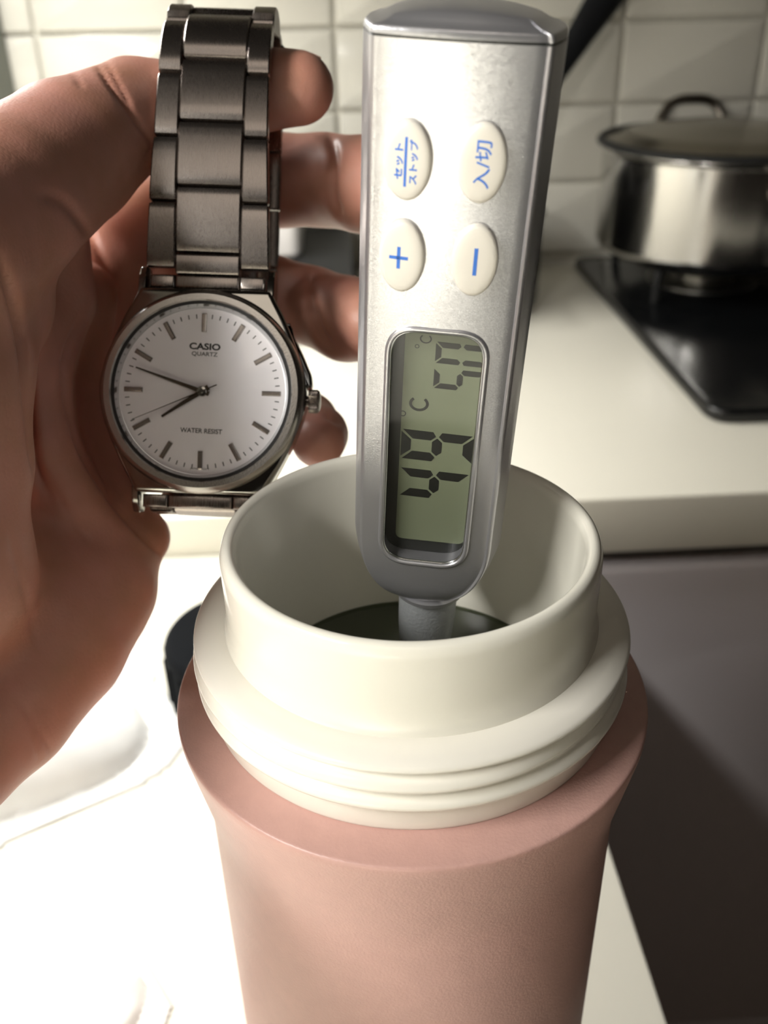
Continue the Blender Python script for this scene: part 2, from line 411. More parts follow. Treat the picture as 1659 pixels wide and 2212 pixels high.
# ------------------------------------------------------------------ thermometer
TX = A3(.99, -.14, -.07); TY = A3(.0, 0, 0)
_down = A3(-.053, 1.347, 1); _down /= np.linalg.norm(_down)
_ex = A3(.991, .1, -.09); _ex -= _down * (_ex @ _down); _ex /= np.linalg.norm(_ex)
c2w = lambda v: v[0] * CR + v[1] * CD + v[2] * CF
TX = c2w(_ex); TY = c2w(-_down); TZ = np.cross(TX, TY)
TSC = 1.12                                   # overall size
TO = at(956.5, 650, 124.4 * TSC)
therm = empty('probe_thermometer', mat=frame(TO, TX * TSC, TY * TSC, TZ * TSC))
tag(therm, 'silver digital probe thermometer with four ivory buttons standing in the flask', 'thermometer')
# cross-section (x, z), front face toward +z; counter-clockwise
def section():
    bead = [(9.75, .0), (9.9, .17), (10.12, .27), (10.36, .22), (10.55, .02), (10.68, -.3)]
    fr = bead[::-1][:0] + [(x, .9 * (1 - (x / 10.0) ** 2)) for x in np.linspace(9.6, -9.6, 17)]
    fr = bead[::-1] + fr + [(-9.9, .0), (-10.15, -.02), (-10.4, -.12), (-10.62, -.34)]
    half = [(10.78, -.7), (11.5, -2.6), (12.15, -5.0), (12.2, -8.0), (11.4, -11.2), (9.0, -13.3), (5.0, -14.2)]
    return fr + [(-x, z) for x, z in half] + [(0, -14.5)] + half[::-1]
SEC = section()
V0, V1, VC = -55.4, 31.6, 31.9
def loft(vs, sxf, szf, yoff=None):
    V = []; Fc = []; m = len(SEC)
    for k, v in enumerate(vs):
        for (x, z) in SEC:
            y = v if yoff is None else v + yoff(x, z, k)
            V.append((x * sxf(v), y, (z + 6.5) * szf(v) - 6.5 if z < -.3 or True else z))
    for k in range(len(vs) - 1):
        for i in range(m):
            j = (i + 1) % m; Fc.append((k * m + i, k * m + j, (k + 1) * m + j, (k + 1) * m + i))
    Fc.append(tuple(range(m))); Fc.append(tuple((len(vs) - 1) * m + i for i in range(m))[::-1])
    return V, Fc
RB = 13.5
def sxb(v):
    t = max(0, min(1, (v - V0) / RB)); return max(.05, (1 - (1 - t) ** 2.1) ** .5)
def szb(v):
    t = max(0, min(1, (v - V0) / 5.0)); return .55 + .45 * (1 - (1 - t) ** 2) ** .5
vs = [V0 + RB * (1 - math.cos(math.pi / 2 * k / 22)) for k in range(23)] + list(np.linspace(V0 + RB + 3, V1, 14))
body = obj('body', *loft(vs, sxb, szb), M['silver'], therm, 35)
LX0, LX1, LY0, LY1 = -7.0, 6.55, -45.2, -4.2
cut = obj('cut', *prism(rrect(LX0, LY0, LX1, LY1, 4.2, 8), -2.6, 5), None)
cut.matrix_world = therm.matrix_world; bpy.context.view_layer.update()
boolean(body, cut); body.data.shade_smooth(); body.data.set_sharp_from_angle(angle=math.radians(35))
# end cap with a shallow dome
ncap = 18; V = []; Fc = []; m = len(SEC)
for k in range(ncap + 1):
    t = k / ncap
    e1 = min(1, t * 4); edge = .95 * math.sin(e1 * math.pi / 2); ins = (1 - math.cos(e1 * math.pi / 2)) * .05
    q = max(0, (t - .25) / .75); k2 = (1 - ins) * (1 - q)
    for (x, z) in SEC:
        X, Z = x * k2, (z + 6.5) * k2
        hd = 2.15 * (1 - abs(X / 11.9) ** 2.1) * (1 - abs(Z / 8.4) ** 3) if q > 0 else 0
        V.append((X, VC + edge + max(0, hd) * min(1, q * 5), Z - 6.5))
for k in range(ncap):
    for i in range(m):
        j = (i + 1) % m; Fc.append((k * m + i, k * m + j, (k + 1) * m + j, (k + 1) * m + i))
Fc.append(tuple(range(m)))
obj('end_cap', V, Fc, M['silver'], therm, 60)
obj('seam', *loft([V1 - .1, VC + .1], lambda v: .985, lambda v: .985), M['lcd_well'], therm, 30)
# LCD window
obj('display_well', *prism(rrect(LX0 + .02, LY0 + .02, LX1 - .02, LY1 - .02, 4.2, 8), -2.58, -2.4), M['lcd_well'], therm)  # dark margin beside the display: shade over the LCD put into the colour
lcd = obj('display', *prism(rrect(LX0 + 2.0, LY0 + 2.6, LX1 - .35, LY1 - .3, 1.2, 4), -2.4, -1.95), M['lcd'], therm)
def ring(poly, z0, z1, w, d):
    """thin raised frame that follows a closed outline"""
    pts = [(x, y, z0) for x, y in poly]; m = len(pts); V = []; Fc = []; n = 8
    for i in range(m):
        a, b = A3(*poly[i - 1]), A3(*poly[(i + 1) % m]); t = b - a; t /= np.linalg.norm(t); nn = A3(t[1], -t[0])
        for k in range(n):
            an = 2 * math.pi * k / n
            p = A3(*poly[i]) + nn * w * math.cos(an); V.append((p[0], p[1], z0 + z1 * math.sin(an) + d(p[0])))
    for i in range(m):
        j = (i + 1) % m
        for k in range(n):
            l = (k + 1) % n; Fc.append((i * n + k, i * n + l, j * n + l, j * n + k))
    return V, Fc
obj('display_rim', *ring(rrect(LX0 - .15, LY0 - .15, LX1 + .15, LY1 + .15, 4.3, 10), 0.0, .35, .42, lambda x: .9 * (1 - (x / 10.0) ** 2)), M['silver'], therm, 60)
obj('display_rim', *ring(rrect(LX0 + .25, LY0 + .25, LX1 - .25, LY1 - .25, 4.0, 10), -.25, .25, .22, lambda x: .9 * (1 - (x / 10.0) ** 2)), M['chrome'], therm, 60)
obj('display_window', *prism(rrect(LX0 + .2, LY0 + .2, LX1 - .2, LY1 - .2, 4.0, 8), -.35, .1), M['glass'], therm)
# LCD digits lie on their side: reading direction +v, letter-up direction -u
ZS = -1.9
def T_uv(px, py, w):
    v = ray(px, py); t = ((TO + TZ * w * TSC - CP) @ TZ) / (v @ TZ); p = CP + v * t - TO
    return p @ TX / TSC, p @ TY / TSC
def seg7(chars, u_base, v0, h, w, gap, t, par, slant=.08):
    """seven-segment figures; letter coords (a along reading, b up from baseline)"""
    S = {'0': 'abcdef', '4': 'fgbc', '5': 'afgcd', '9': 'abcdfg'}
    g = .12 * t + .05
    for i, ch in enumerate(chars):
        a0 = v0 + i * (w + gap); hh = h / 2
        def hbar(b):     # along a, at height b (centre)
            return [(t * .55 + g, b), (t + g, b + t / 2), (w - t - g, b + t / 2), (w - t * .55 - g, b), (w - t - g, b - t / 2), (t + g, b - t / 2)]
        def top(b, s):
            return [(g + .1 * t, b), (w - g - .1 * t, b), (w - t - g, b - s * t), (t + g, b - s * t)]
        def side(a, s, b0, b1, outer0, outer1):
            # a: outer edge, s: +1 inward to larger a ; b0 lower, b1 upper
            return [(a, b0 + (g if outer0 else t * .55 - t * .1)), (a, b1 - (g if outer1 else t * .55 - t * .1)), (a + s * t * .5, b1 - (t * .6 if outer1 else g)) if not outer1 else (a + s * t, b1 - t - g),
                    (a + s * t, b1 - t * .5 - g) if not outer1 else (a + s * t, b1 - t - g), (a + s * t, b0 + (t + g if outer0 else t * .5 + g)), (a + s * t * .5, b0 + (t * .5 if outer0 else g))]
        polys = {'a': top(h, 1), 'd': [(p, h - q) for p, q in top(h, 1)], 'g': hbar(hh),
                 'f': side(0, 1, hh, h, False, True), 'b': side(w, -1, hh, h, False, True),
                 'e': [(p, h - q) for p, q in side(0, 1, hh, h, False, True)], 'c': [(p, h - q) for p, q in side(w, -1, hh, h, False, True)]}
        for k in S[ch]:
            pl = [(u_base - b, a0 + a + slant * b) for a, b in polys[k]]
            obj('segment', *prism(pl, ZS - .04, ZS), M['seg'], par, 0)
u_b, _ = T_uv(1024, 945, ZS); _, v4 = T_uv(925, 1076, ZS); u_t, _ = T_uv(864, 1000, ZS)
seg7('49', u_b, v4 - .1, u_b - u_t, 5.2, 1.75, 1.5, lcd, .02)
u_b2, _ = T_uv(1052, 800, ZS); _, v5 = T_uv(960, 838, ZS); u_t2, _ = T_uv(938, 800, ZS)
seg7('50', u_b2, v5 - .3, u_b2 - u_t2, 3.3, .75, .85, lcd, .02)
def arc_ring(cu, cv, ru, rv, w, a0, a1, n=28):
    V = []; Fc = []
    for k in range(n + 1):
        a = math.radians(a0 + (a1 - a0) * k / n)
        for s in (1, -1): V.append((cu + (ru + s * w / 2) * math.cos(a), cv + (rv + s * w / 2) * math.sin(a), ZS))
    for k in range(n): Fc.append((2 * k, 2 * k + 1, 2 * k + 3, 2 * k + 2))
    return V, Fc
u, v = T_uv(905, 872, ZS); obj('degree_mark', *arc_ring(u, v, 1.25, 1.05, .42, 130, 410), M['seg'], lcd, 0)
u, v = T_uv(870, 893, ZS); obj('degree_mark', *arc_ring(u, v, .42, .42, .16, 0, 360), M['seg'], lcd, 0)
u, v = T_uv(920, 732, ZS); obj('degree_mark', *arc_ring(u, v, .75, .62, .2, 130, 410), M['seg'], lcd, 0)
u, v = T_uv(901, 748, ZS); obj('degree_mark', *arc_ring(u, v, .27, .27, .11, 0, 360), M['seg'], lcd, 0)
# buttons
def button(cu, cv):
    ru, rv, hgt = 3.02, 4.78, 1.35; V = []; Fc = []; n = 56; rings = [(1.0, -.6), (1.0, .55), (.985, .8), (.95, 1.0), (.88, 1.14), (.75, 1.24), (.5, 1.32), (.25, 1.35)]
    base = .9 * (1 - (cu / 10.0) ** 2) - .1
    for s, z in rings:
        for k in range(n):
            a = 2 * math.pi * k / n; V.append((ru * s * math.cos(a), rv * s * math.sin(a), z))
    for q in range(len(rings) - 1):
        for k in range(n):
            l = (k + 1) % n; Fc.append((q * n + k, q * n + l, (q + 1) * n + l, (q + 1) * n + k))
    Fc.append(tuple((len(rings) - 1) * n + k for k in range(n)))
    tilt = -.18 * cu / 10 * 1.0
    o = obj('button', V, Fc, M['button'], therm, 60)
    o.location = (cu * MM, cv * MM, base * MM); o.rotation_euler = (0, .18 * cu / 10, 0)
    return o
def dome(x, y): 
    q = (x / 3.02) ** 2 + (y / 4.78) ** 2
    return float(np.interp(math.sqrt(q), [0, .25, .5, .75, .88, .95], [1.35, 1.35, 1.32, 1.24, 1.14, 1.0])) + .02
def on_button(b, vf, du=0, dv=0):
    """print text lying on its side: letter x -> +v, letter y -> -u"""
    V = [(-y + du, x + dv) for x, y, z in vf[0]]
    obj('print', [(a, c, dome(a, c)) for a, c in V], vf[1], M['blue'], b, 0)
b1 = button(-5.42, 18.2); b2 = button(3.58, 18.55); b3 = button(-5.6, 6.1); b4 = button(3.75, 6.4)
on_button(b1, text_mesh('セット', 4.3, 1.1, .035), -.95, .1)
on_button(b1, text_mesh('ストップ', 5.3, 1.1, .035), .85, .1)
on_button(b1, ([(-2.95 + 5.9 * k / 8, y, 0) for k in range(9) for y in (-.17, .17)], [(2 * k, 2 * k + 1, 2 * k + 3, 2 * k + 2) for k in range(8)]), -.12, .05)
on_button(b2, text_mesh('入/切', 5.7, 2.0, .012), 0, .05)
def bar(l, w): return ([(-l / 2 + l * k / 8, y, 0) for k in range(9) for y in (-w / 2, w / 2)], [(2 * k, 2 * k + 1, 2 * k + 3, 2 * k + 2) for k in range(8)])
def bar2(l, w): return ([(y, -l / 2 + l * k / 8, 0) for k in range(9) for y in (-w / 2, w / 2)], [(2 * k, 2 * k + 1, 2 * k + 3, 2 * k + 2) for k in range(8)])
on_button(b3, bar(2.9, .46), -.3, .1); on_button(b3, bar2(2.5, .45), -.3, .1)
on_button(b4, bar(3.6, .5), .05, .1)
# probe stem below the body
ST = [(0.01, V0 + 4), (5.1, V0 + 4), (5.15, V0 - 2), (5.0, V0 - 9), (4.6, V0 - 14), (2.6, V0 - 20), (1.9, V0 - 22), (1.9, V0 - 105), (.01, V0 - 108)]
v, fc = lathe(fillet(ST, 2, 4), 48)
obj('probe_stem', [(x + .9, z, y - 6.5) for x, y, z in v], fc, M['silver_dull'], therm, 60)
obj('neck_ring', *xform(lathe([(5.0, V0 + .6), (6.3, V0 + .2), (6.2, V0 - .6), (5.0, V0 - 1.0)], 48), lambda q: (q[0] + .9, q[2], q[1] - 6.5)), M['silver'], therm, 60)

# ------------------------------------------------------------------ wristwatch
WD = 190.0; PXMM = F / WD
a_ = math.radians(1.9)
WX = c2w(A3(math.cos(a_), math.sin(a_), 0)); WY = c2w(A3(math.sin(a_), -math.cos(a_), 0)); WZ = -CF
WO = at(437, 846, WD)
WX /= np.linalg.norm(WX)
watch = empty('wristwatch', mat=frame(WO, WX, WY, WZ))
tag(watch, 'steel analogue wristwatch with round white dial and link bracelet, held in the hand', 'watch')
R_ = [(13.5, 21.2), (14.2, 19.6), (16.4, 15.6), (18.7, 10.4), (20.4, 5.8), (21.3, 1.6), (21.3, -1.6), (20.5, -5.2), (18.9, -9.8), (16.5, -14.8), (13.9, -19.6), (13.3, -21.0)]
OUT = R_ + [(-x, y) for x, y in R_[::-1]]
obj('case', *prism(fillet_closed(OUT, 2.0, 3), -7.6, .35, 1.0, 4, 1.4), M['steel_p'], watch, 35)
case = watch.children[0]
wcut = obj('cut', *lathe([(.01, 3), (17.95, 3), (17.95, -1.0), (.01, -1.0)], 96), None)
wcut.matrix_world = watch.matrix_world; bpy.context.view_layer.update(); boolean(case, wcut)
case.data.shade_smooth(); case.data.set_sharp_from_angle(angle=math.radians(35))
for sx in (-1, 1):
    for sy, tip in ((1, 26.0), (-1, -25.2)):
        x0, x1 = 12.55 * sx, 13.95 * sx
        pr = fillet([(sy * 19.5, -6.5), (sy * 19.5, .2), (tip - sy * 2.2, -.6), (tip, -2.2), (tip, -6.0), (tip - sy * 2, -6.8), (sy * 19.5, -6.5)], .7, 3)
        V = []; Fc = []; m = len(pr)
        for x in (x0, x0 + .15 * sx, x1 - .3 * sx, x1):
            k = .86 if x in (x0, x1) else 1.0
            cy_, cz_ = np.mean([p[0] for p in pr]), np.mean([p[1] for p in pr])
            V += [(x, cy_ + (p[0] - cy_) * (.94 if k < 1 else 1), cz_ + (p[1] - cz_) * (.9 if k < 1 else 1)) for p in pr]
        for q in range(3):
            for i in range(m - 1): Fc.append((q * m + i, q * m + i + 1, (q + 1) * m + i + 1, (q + 1) * m + i))
        Fc.append(tuple(range(m - 1))); Fc.append(tuple(3 * m + i for i in range(m - 1)))
        obj('lug', V, Fc, M['steel_p'], watch, 35)
obj('bezel', *lathe([(18.35, -.2), (18.35, 1.5), (18.6, 1.95), (19.75, 1.95), (20.2, 1.6), (20.9, .4), (21.0, .1), (18.35, -.2)], 160), M['bezel'], watch, 25)
obj('groove_reflection', *lathe([(17.75, -.3), (17.75, 1.25), (18.4, 1.25), (18.4, -.3), (17.75, -.3)], 128), M['gap'], watch, 30)  # black reflection between bezel and crystal, put into the ring's colour
obj('inner_ring', *lathe([(17.0, .02), (17.15, .05), (17.75, 1.2), (17.8, -.2), (17.0, .02)], 160), M['chrome'], watch, 40)
obj('crystal', *lathe([(0.01, 1.85), (17.1, 1.85), (17.75, 1.3), (17.75, 1.1), (0.01, 1.1)], 128), M['glass'], watch, 20)
dial = obj('dial', *lathe([(0.01, .05), (17.1, .05), (17.1, -.25), (.01, -.25)], 128), M['dial'], watch, 30)
def clock(deg): a = math.radians(90 - deg); return A3(math.cos(a), math.sin(a))
def radial(deg, r0, r1, w0, w1, z0, z1, bev=.0):
    d = clock(deg); n = A3(-d[1], d[0])
    p = [d * r0 - n * w0 / 2, d * r1 - n * w1 / 2, d * r1 + n * w1 / 2, d * r0 + n * w0 / 2]
    return prism([tuple(q) for q in p], z0, z1, bev, 2)
CEN = (0.0, 0.0)
ROT = -1.0          # the dial sits turned by about a degree
ticks = []
for k in range(60):
    if k % 5 == 0: obj('hour_index', *radial(k * 6 + ROT + .9, 12.2, 16.05, 1.0, 1.0, .05, .42, .22), M['index'], dial, 20)
    else: obj('minute_tick', *radial(k * 6 + ROT + .9, 15.0, 15.9, .2, .2, .05, .075), M['dialprint'], dial, 0)
def dial_text(body, w, h, x, y, bold):
    vf = text_mesh(body, w, h, bold); a = math.radians(-1.2)
    obj('print', [(vx * math.cos(a) - vy * math.sin(a) + x, vx * math.sin(a) + vy * math.cos(a) + y, .07) for vx, vy, vz in vf[0]], vf[1], M['dialprint'], dial, 0)
dial_text('CASIO', 6.4, 1.4, .25, 9.25, .035)
dial_text('QUARTZ', 5.3, 1.0, .25, 7.65, .012)
dial_text('WATER RESIST', 8.6, 1.0, .05, -8.05, .018)
dial_text("JAPAN MOV'T", 4.0, .5, 0, -15.9, .008)
def pxdeg(dx, dy): return math.degrees(math.atan2(dx, -dy))
obj('minute_hand', *radial(pxdeg(-144, -42) + 1.9, -1.6, 14.3, .95, .3, .75, .9, .05), M['handm'], watch, 20)
obj('hour_hand', *radial(pxdeg(-82, 59) + 1.9, -1.6, 9.7, 1.15, .45, .5, .65, .05), M['handm'], watch, 20)
obj('second_hand', *radial(pxdeg(-144, 70) + 1.9, -3.4, 15.3, .26, .1, .98, 1.04), M['handm'], watch, 20)
obj('pinion', *lathe([(0.01, 1.08), (.35, 1.08), (.5, .95), (.95, .92), (1.05, .8), (1.05, .1), (.01, .1)], 32), M['steel_p'], watch, 30)
crv = []
ncr = 72
cr_prof = [(0.01, 21.2), (1.1, 21.2), (1.1, 21.6), (2.25, 21.7), (2.35, 22.0), (2.35, 23.5), (2.1, 23.9), (1.4, 24.1), (.01, 24.15)]
v, fc = lathe(cr_prof, ncr, rf=lambda a, r, z: r + (.09 * math.cos(36 * a) if r > 2.2 else 0))
obj('crown', [(z, x - .9, y - 3.2) for x, y, z in v], fc, M['steel'], watch, 25)
for sy, k in ((1, 0),):
    gp = [(16.5, 15.5), (19.9, 9.2), (22.0, 4.6), (22.3, 2.4), (21.8, 1.8), (19.0, 1.8)]
    gp = [(x, sy * y + k) for x, y in gp]
    obj('crown_guard', *prism(fillet_closed(gp if sy > 0 else gp[::-1], .5, 3), -7.4, -2.6, .7, 3, .7), M['steel_p'], watch, 35)
# bracelet: a closed loop in the (y, z) plane
PATH = [(23.8, -2.6), (30, -2.0), (42, -.9), (55, -1.1), (68, -2.2), (77.5, -5.2), (82.9, -11.0), (82.6, -17.6), (78.5, -22.6), (70, -25.6), (52, -26.2), (25, -26.2), (0, -26.0), (-12, -25.4), (-19.5, -22.8), (-23.0, -17.5), (-23.9, -11), (-23.4, -5.0)]
LP, LEN = spline(PATH, 1200)
SS = np.linspace(0, LEN, 1200)
def path(s):
    s = max(0, min(LEN, s)); p = A3(np.interp(s, SS, LP[:, 0]), np.interp(s, SS, LP[:, 1]))
    e = .4; q = A3(np.interp(min(LEN, s + e), SS, LP[:, 0]) - np.interp(max(0, s - e), SS, LP[:, 0]), np.interp(min(LEN, s + e), SS, LP[:, 1]) - np.interp(max(0, s - e), SS, LP[:, 1]))
    q /= np.linalg.norm(q); return p, q, A3(-q[1], q[0]) * 1.0
def halfw(s): return float(np.interp(s, [0, 14, 30, 45, 200], [12.75, 12.3, 11.65, 11.4, 11.4]))
HC = 6.62
def link(name, s0, s1, xa, xb, th=2.7, m='steel'):
    """rigid link between arc lengths s0 and s1; xa, xb give its x limits at each end"""
    p0, _, _ = path(s0); p1, _, _ = path(s1); t = p1 - p0; L = np.linalg.norm(t); t /= L; n = A3(-t[1], t[0])
    if (path((s0 + s1) / 2)[0] - A3(25, -13)) @ n < 0: n = -n
    pm = path((s0 + s1) / 2)[0]; sag = (pm - (p0 + p1) / 2) @ n
    crown = max(.25, sag * 1.3 + .15)
    top = [(L * f_, th / 2 + crown * (1 - (2 * f_ - 1) ** 2)) for f_ in np.linspace(.12, .88, 7)]
    pr = [(0.0, -th / 2 + .3), (0.0, th / 2 - .9), (.25, th / 2 - .25), (.9, th / 2 + .0)] + top + [(L - .9, th / 2), (L - .25, th / 2 - .25), (L, th / 2 - .9), (L, -th / 2 + .3), (L - .3, -th / 2), (.3, -th / 2)]
    V = []; Fc = []; mm = len(pr); cs = [(0, .28), (.28, 0), (-.28, 0), (0, .28)]
    for k in range(4):
        for (a, b) in pr:
            f_ = a / L; x0 = xa[0] + (xa[1] - xa[0]) * f_; x1 = xb[0] + (xb[1] - xb[0]) * f_
            sgn = 1 if x1 > x0 else -1
            x = [x0, x0 + .28 * sgn, x1 - .28 * sgn, x1][k]
            if k in (0, 3):
                a2 = min(max(a, .25), L - .25); b2 = b - .25 if b > 0 else b + .15
            else: a2, b2 = a, b
            q = p0 + t * a2 + n * b2; V.append((x, q[0], q[1]))
    for k in range(3):
        for i in range(mm):
            j = (i + 1) % mm; Fc.append((k * mm + i, k * mm + j, (k + 1) * mm + j, (k + 1) * mm + i))
    Fc.append(tuple(range(mm))); Fc.append(tuple(3 * mm + i for i in range(mm)))
    return obj(name, V, Fc, M[m], watch, 30)
cs = [(.6, 4.9)]; s = 5.15
while s + 13.2 < LEN - 1: cs.append((s, s + 13.15)); s += 13.4
if LEN - s > 3: cs.append((s, LEN - .4))
sd = []; s = 2.0
while s + 13.2 < LEN - 1: sd.append((s, s + 13.15)); s += 13.4
if LEN - s > 3: sd.append((s, LEN - .4))
for s0, s1 in cs: link('center_link', s0, s1, (-HC, -HC), (HC, HC))
for s0, s1 in sd:
    for sg in (-1, 1): link('side_link', s0, s1, (sg * (HC + .12), sg * (HC + .12)), (sg * halfw(s0), sg * halfw(s1)), 2.55)
for sy in (1, -1):
    for (x0, x1) in ((-11.9, -HC - .1), (-HC, HC), (HC + .1, 11.9)):
        y0, y1 = (21.5, 24.2) if sy > 0 else (-24.0, -21.3)
        v, fc = prism([(x0, y0), (x1, y0), (x1, y1), (x0, y1)], -5.2, -1.3, .5, 3, .5)
        obj('end_link', v, fc, M['steel'], watch, 35)
cl0 = 70.0
obj('clasp', *tube([(11.0, 81.0, -20.0), (12.9, 80.0, -21.5), (13.4, 77.0, -25.0), (13.2, 72.5, -28.0), (11.0, 70.5, -28.6)], .85, 10), M['steel_p'], watch, 60)
cpl = link('clasp_plate', 76, 100, (-9.5, -9.5), (9.5, 9.5), 1.0)
cpl.location = (0, 0, -1.2 * MM)

# ------------------------------------------------------------------ hand: smooth union of tapered capsules, meshed with surface nets
def px(x, y, d): return at(x, y, d)
CH = dict(
    thumb=[(645, 191, 204, 7.8), (560, 194, 204, 8.6), (430, 212, 204.4, 8.4), (345, 225, 204.4, 8.5), (298, 239, 203.4, 10.9), (150, 332, 189, 13.9), (0, 440, 171, 15), (-150, 545, 154, 16.0), (-400, 690, 136, 15.5), (-560, 960, 126, 18)],  # last points lie out of frame, mass added to shade the palm
    index=[(140, 640, 219, 11), (240, 545, 223, 10.2), (345, 456, 230, 9.6), (460, 396, 231, 11.2), (600, 391, 230.5, 11.1), (700, 390, 227, 10.8), (790, 400, 219, 10.9), (850, 405, 212, 9.0)],
    middle=[(130, 770, 220, 11), (280, 640, 230, 10.2), (440, 610, 231.5, 10.2), (580, 637, 230, 9.7), (670, 660, 226, 9.3), (750, 690, 219, 9.8), (800, 700, 213, 8.5)],
    ring=[(130, 890, 221, 10.5), (300, 800, 231, 9.6), (470, 815, 234, 9.0), (600, 872, 232, 8.0), (668, 908, 226, 6.6), (690, 938, 217, 6.5), (688, 952, 212, 6.3)],
    pinky=[(150, 1010, 222, 9.5), (300, 940, 231, 8.4), (420, 930, 233, 7.6), (500, 960, 230, 6.8), (520, 985, 226, 6.2)],
    thenar=[(-190, 620, 156, 15.5), (-150, 800, 160, 15.5), (-130, 1000, 164, 15.5), (-190, 1250, 162, 17)],
    ridge=[(95, 540, 194, 9.5), (110, 640, 197, 9.0), (52, 800, 191, 9.4), (62, 950, 192, 9.6), (135, 1080, 198, 9.0), (240, 1180, 204, 7.0)],
    inner=[(175, 640, 210, 8.0), (152, 820, 209, 7.8), (182, 960, 209, 7.4), (250, 1080, 209.5, 6.2), (312, 1152, 212, 4.9)],
    palm=[(40, 700, 205, 14), (40, 900, 204, 15), (60, 1100, 203, 15), (40, 1300, 195, 17)],
    heel=[(306, 1166, 211, 6.3), (200, 1270, 203, 14.0), (118, 1390, 192, 14.5), (0, 1520, 179, 14.2), (-130, 1625, 166, 14.0), (-420, 1850, 140, 15)],
    back=[(-60, 640, 176, 15), (-220, 860, 156, 17), (-400, 1060, 142, 19), (-560, 1200, 131, 21)],
    wrist=[(-150, 1250, 168, 18), (-480, 1250, 135, 22), (-1100, 1850, 105, 25), (-2500, 2600, 70, 29)],
)
KB = dict(thumb=4, index=2.2, middle=4, ring=2.6, pinky=4, thenar=7, ridge=3.0, inner=2.6, palm=8, heel=7, wrist=10, back=9)
H_ = 0.8
allp = np.array([px(a, b, c) for ch in CH.values() for (a, b, c, r) in ch])
lo = allp.min(0) - 32; hi = allp.max(0) + 32
NX = np.ceil((hi - lo) / H_).astype(int) + 1
axs = [lo[k] + H_ * np.arange(NX[k]) for k in range(3)]
D = np.full(NX, 60.0, np.float32)
order = ['palm', 'wrist', 'back', 'heel', 'thenar', 'thumb', 'index', 'middle', 'ring', 'pinky', 'ridge', 'inner']
for nm in order:
    ch = CH[nm]; kk = KB[nm]; Dn = np.full(NX, 60.0, np.float32)
    Pm = np.array([px(a, b, c) for a, b, c, r in ch]); b0 = None
    rmax = max(q[3] for q in ch); g0 = np.maximum(0, ((Pm.min(0) - rmax - 14 - lo) / H_).astype(int)); g1 = np.minimum(NX, ((Pm.max(0) + rmax + 14 - lo) / H_).astype(int) + 1)
    SLn = tuple(slice(g0[k], g1[k]) for k in range(3))
    for i in range(len(ch) - 1):
        A = px(*ch[i][:3]); B = px(*ch[i + 1][:3]); ra, rb = ch[i][3], ch[i + 1][3]
        rm = max(ra, rb) + 14
        i0 = np.maximum(0, ((np.minimum(A, B) - rm - lo) / H_).astype(int)); i1 = np.minimum(NX, ((np.maximum(A, B) + rm - lo) / H_).astype(int) + 1)
        sl = tuple(slice(i0[k], i1[k]) for k in range(3))
        X, Y, Z = np.meshgrid(*[axs[k][sl[k]].astype(np.float32) for k in range(3)], indexing='ij', sparse=True)
        ab = B - A; L2 = ab @ ab
        h = np.clip(((X - A[0]) * ab[0] + (Y - A[1]) * ab[1] + (Z - A[2]) * ab[2]) / L2, 0, 1).astype(np.float32)
        d = np.sqrt((X - A[0] - h * ab[0]) ** 2 + (Y - A[1] - h * ab[1]) ** 2 + (Z - A[2] - h * ab[2]) ** 2) - (ra + (rb - ra) * h)
        o_ = Dn[sl]; w = np.clip(.5 + .5 * (o_ - d) / 1.5, 0, 1); Dn[sl] = o_ * (1 - w) + d * w - 1.5 * w * (1 - w)
    o_ = D[SLn]; d = Dn[SLn]; w = np.clip(.5 + .5 * (o_ - d) / kk, 0, 1); D[SLn] = o_ * (1 - w) + d * w - kk * w * (1 - w)
def surface_nets(D):
    n = D.shape; ins = D < 0
    c = np.zeros((n[0] - 1, n[1] - 1, n[2] - 1), np.int8)
    offs = [(i, j, k) for i in (0, 1) for j in (0, 1) for k in (0, 1)]
    for (i, j, k) in offs: c += ins[i:n[0] - 1 + i, j:n[1] - 1 + j, k:n[2] - 1 + k]
    act = (c > 0) & (c < 8); idx = np.argwhere(act); ids = np.full(act.shape, -1, np.int64); ids[act] = np.arange(len(idx))
    acc = np.zeros((len(idx), 3)); cnt = np.zeros(len(idx))
    for a in range(8):
        for b in range(a + 1, 8):
            oa, ob = A3(*offs[a]), A3(*offs[b])
            if abs(oa - ob).sum() != 1: continue
            da = D[tuple((idx + oa.astype(int)).T)]; db = D[tuple((idx + ob.astype(int)).T)]
            cr = (da < 0) != (db < 0); t = np.where(cr, da / np.where(cr, da - db, 1), 0)
            p = oa + t[:, None] * (ob - oa); acc[cr] += p[cr]; cnt[cr] += 1
    V = idx + acc / cnt[:, None]; Fq = []
    for ax in range(3):
        e = [0, 0, 0]; e[ax] = 1
        s0 = [slice(1, n[k] - 1) for k in range(3)]; s0[ax] = slice(0, n[ax] - 1); s1 = list(s0); s1[ax] = slice(1, n[ax])
        a, b = ins[tuple(s0)], ins[tuple(s1)]; cr = np.argwhere(a != b)
        base = cr + A3(*[0 if k == ax else 1 for k in range(3)]).astype(int)
        u, w = [(1, 2), (2, 0), (0, 1)][ax]; U = np.zeros(3, int); U[u] = 1; Wv = np.zeros(3, int); Wv[w] = 1
        q = np.stack([ids[tuple((base - U - Wv).T)], ids[tuple((base - Wv).T)], ids[tuple(base.T)], ids[tuple((base - U).T)]], 1)
        fl = a[tuple(cr.T)]; q[~fl] = q[~fl][:, ::-1]; Fq.append(q)
    return V, np.concatenate(Fq)
Vh, Fh = surface_nets(D)
Vh = lo + Vh * H_
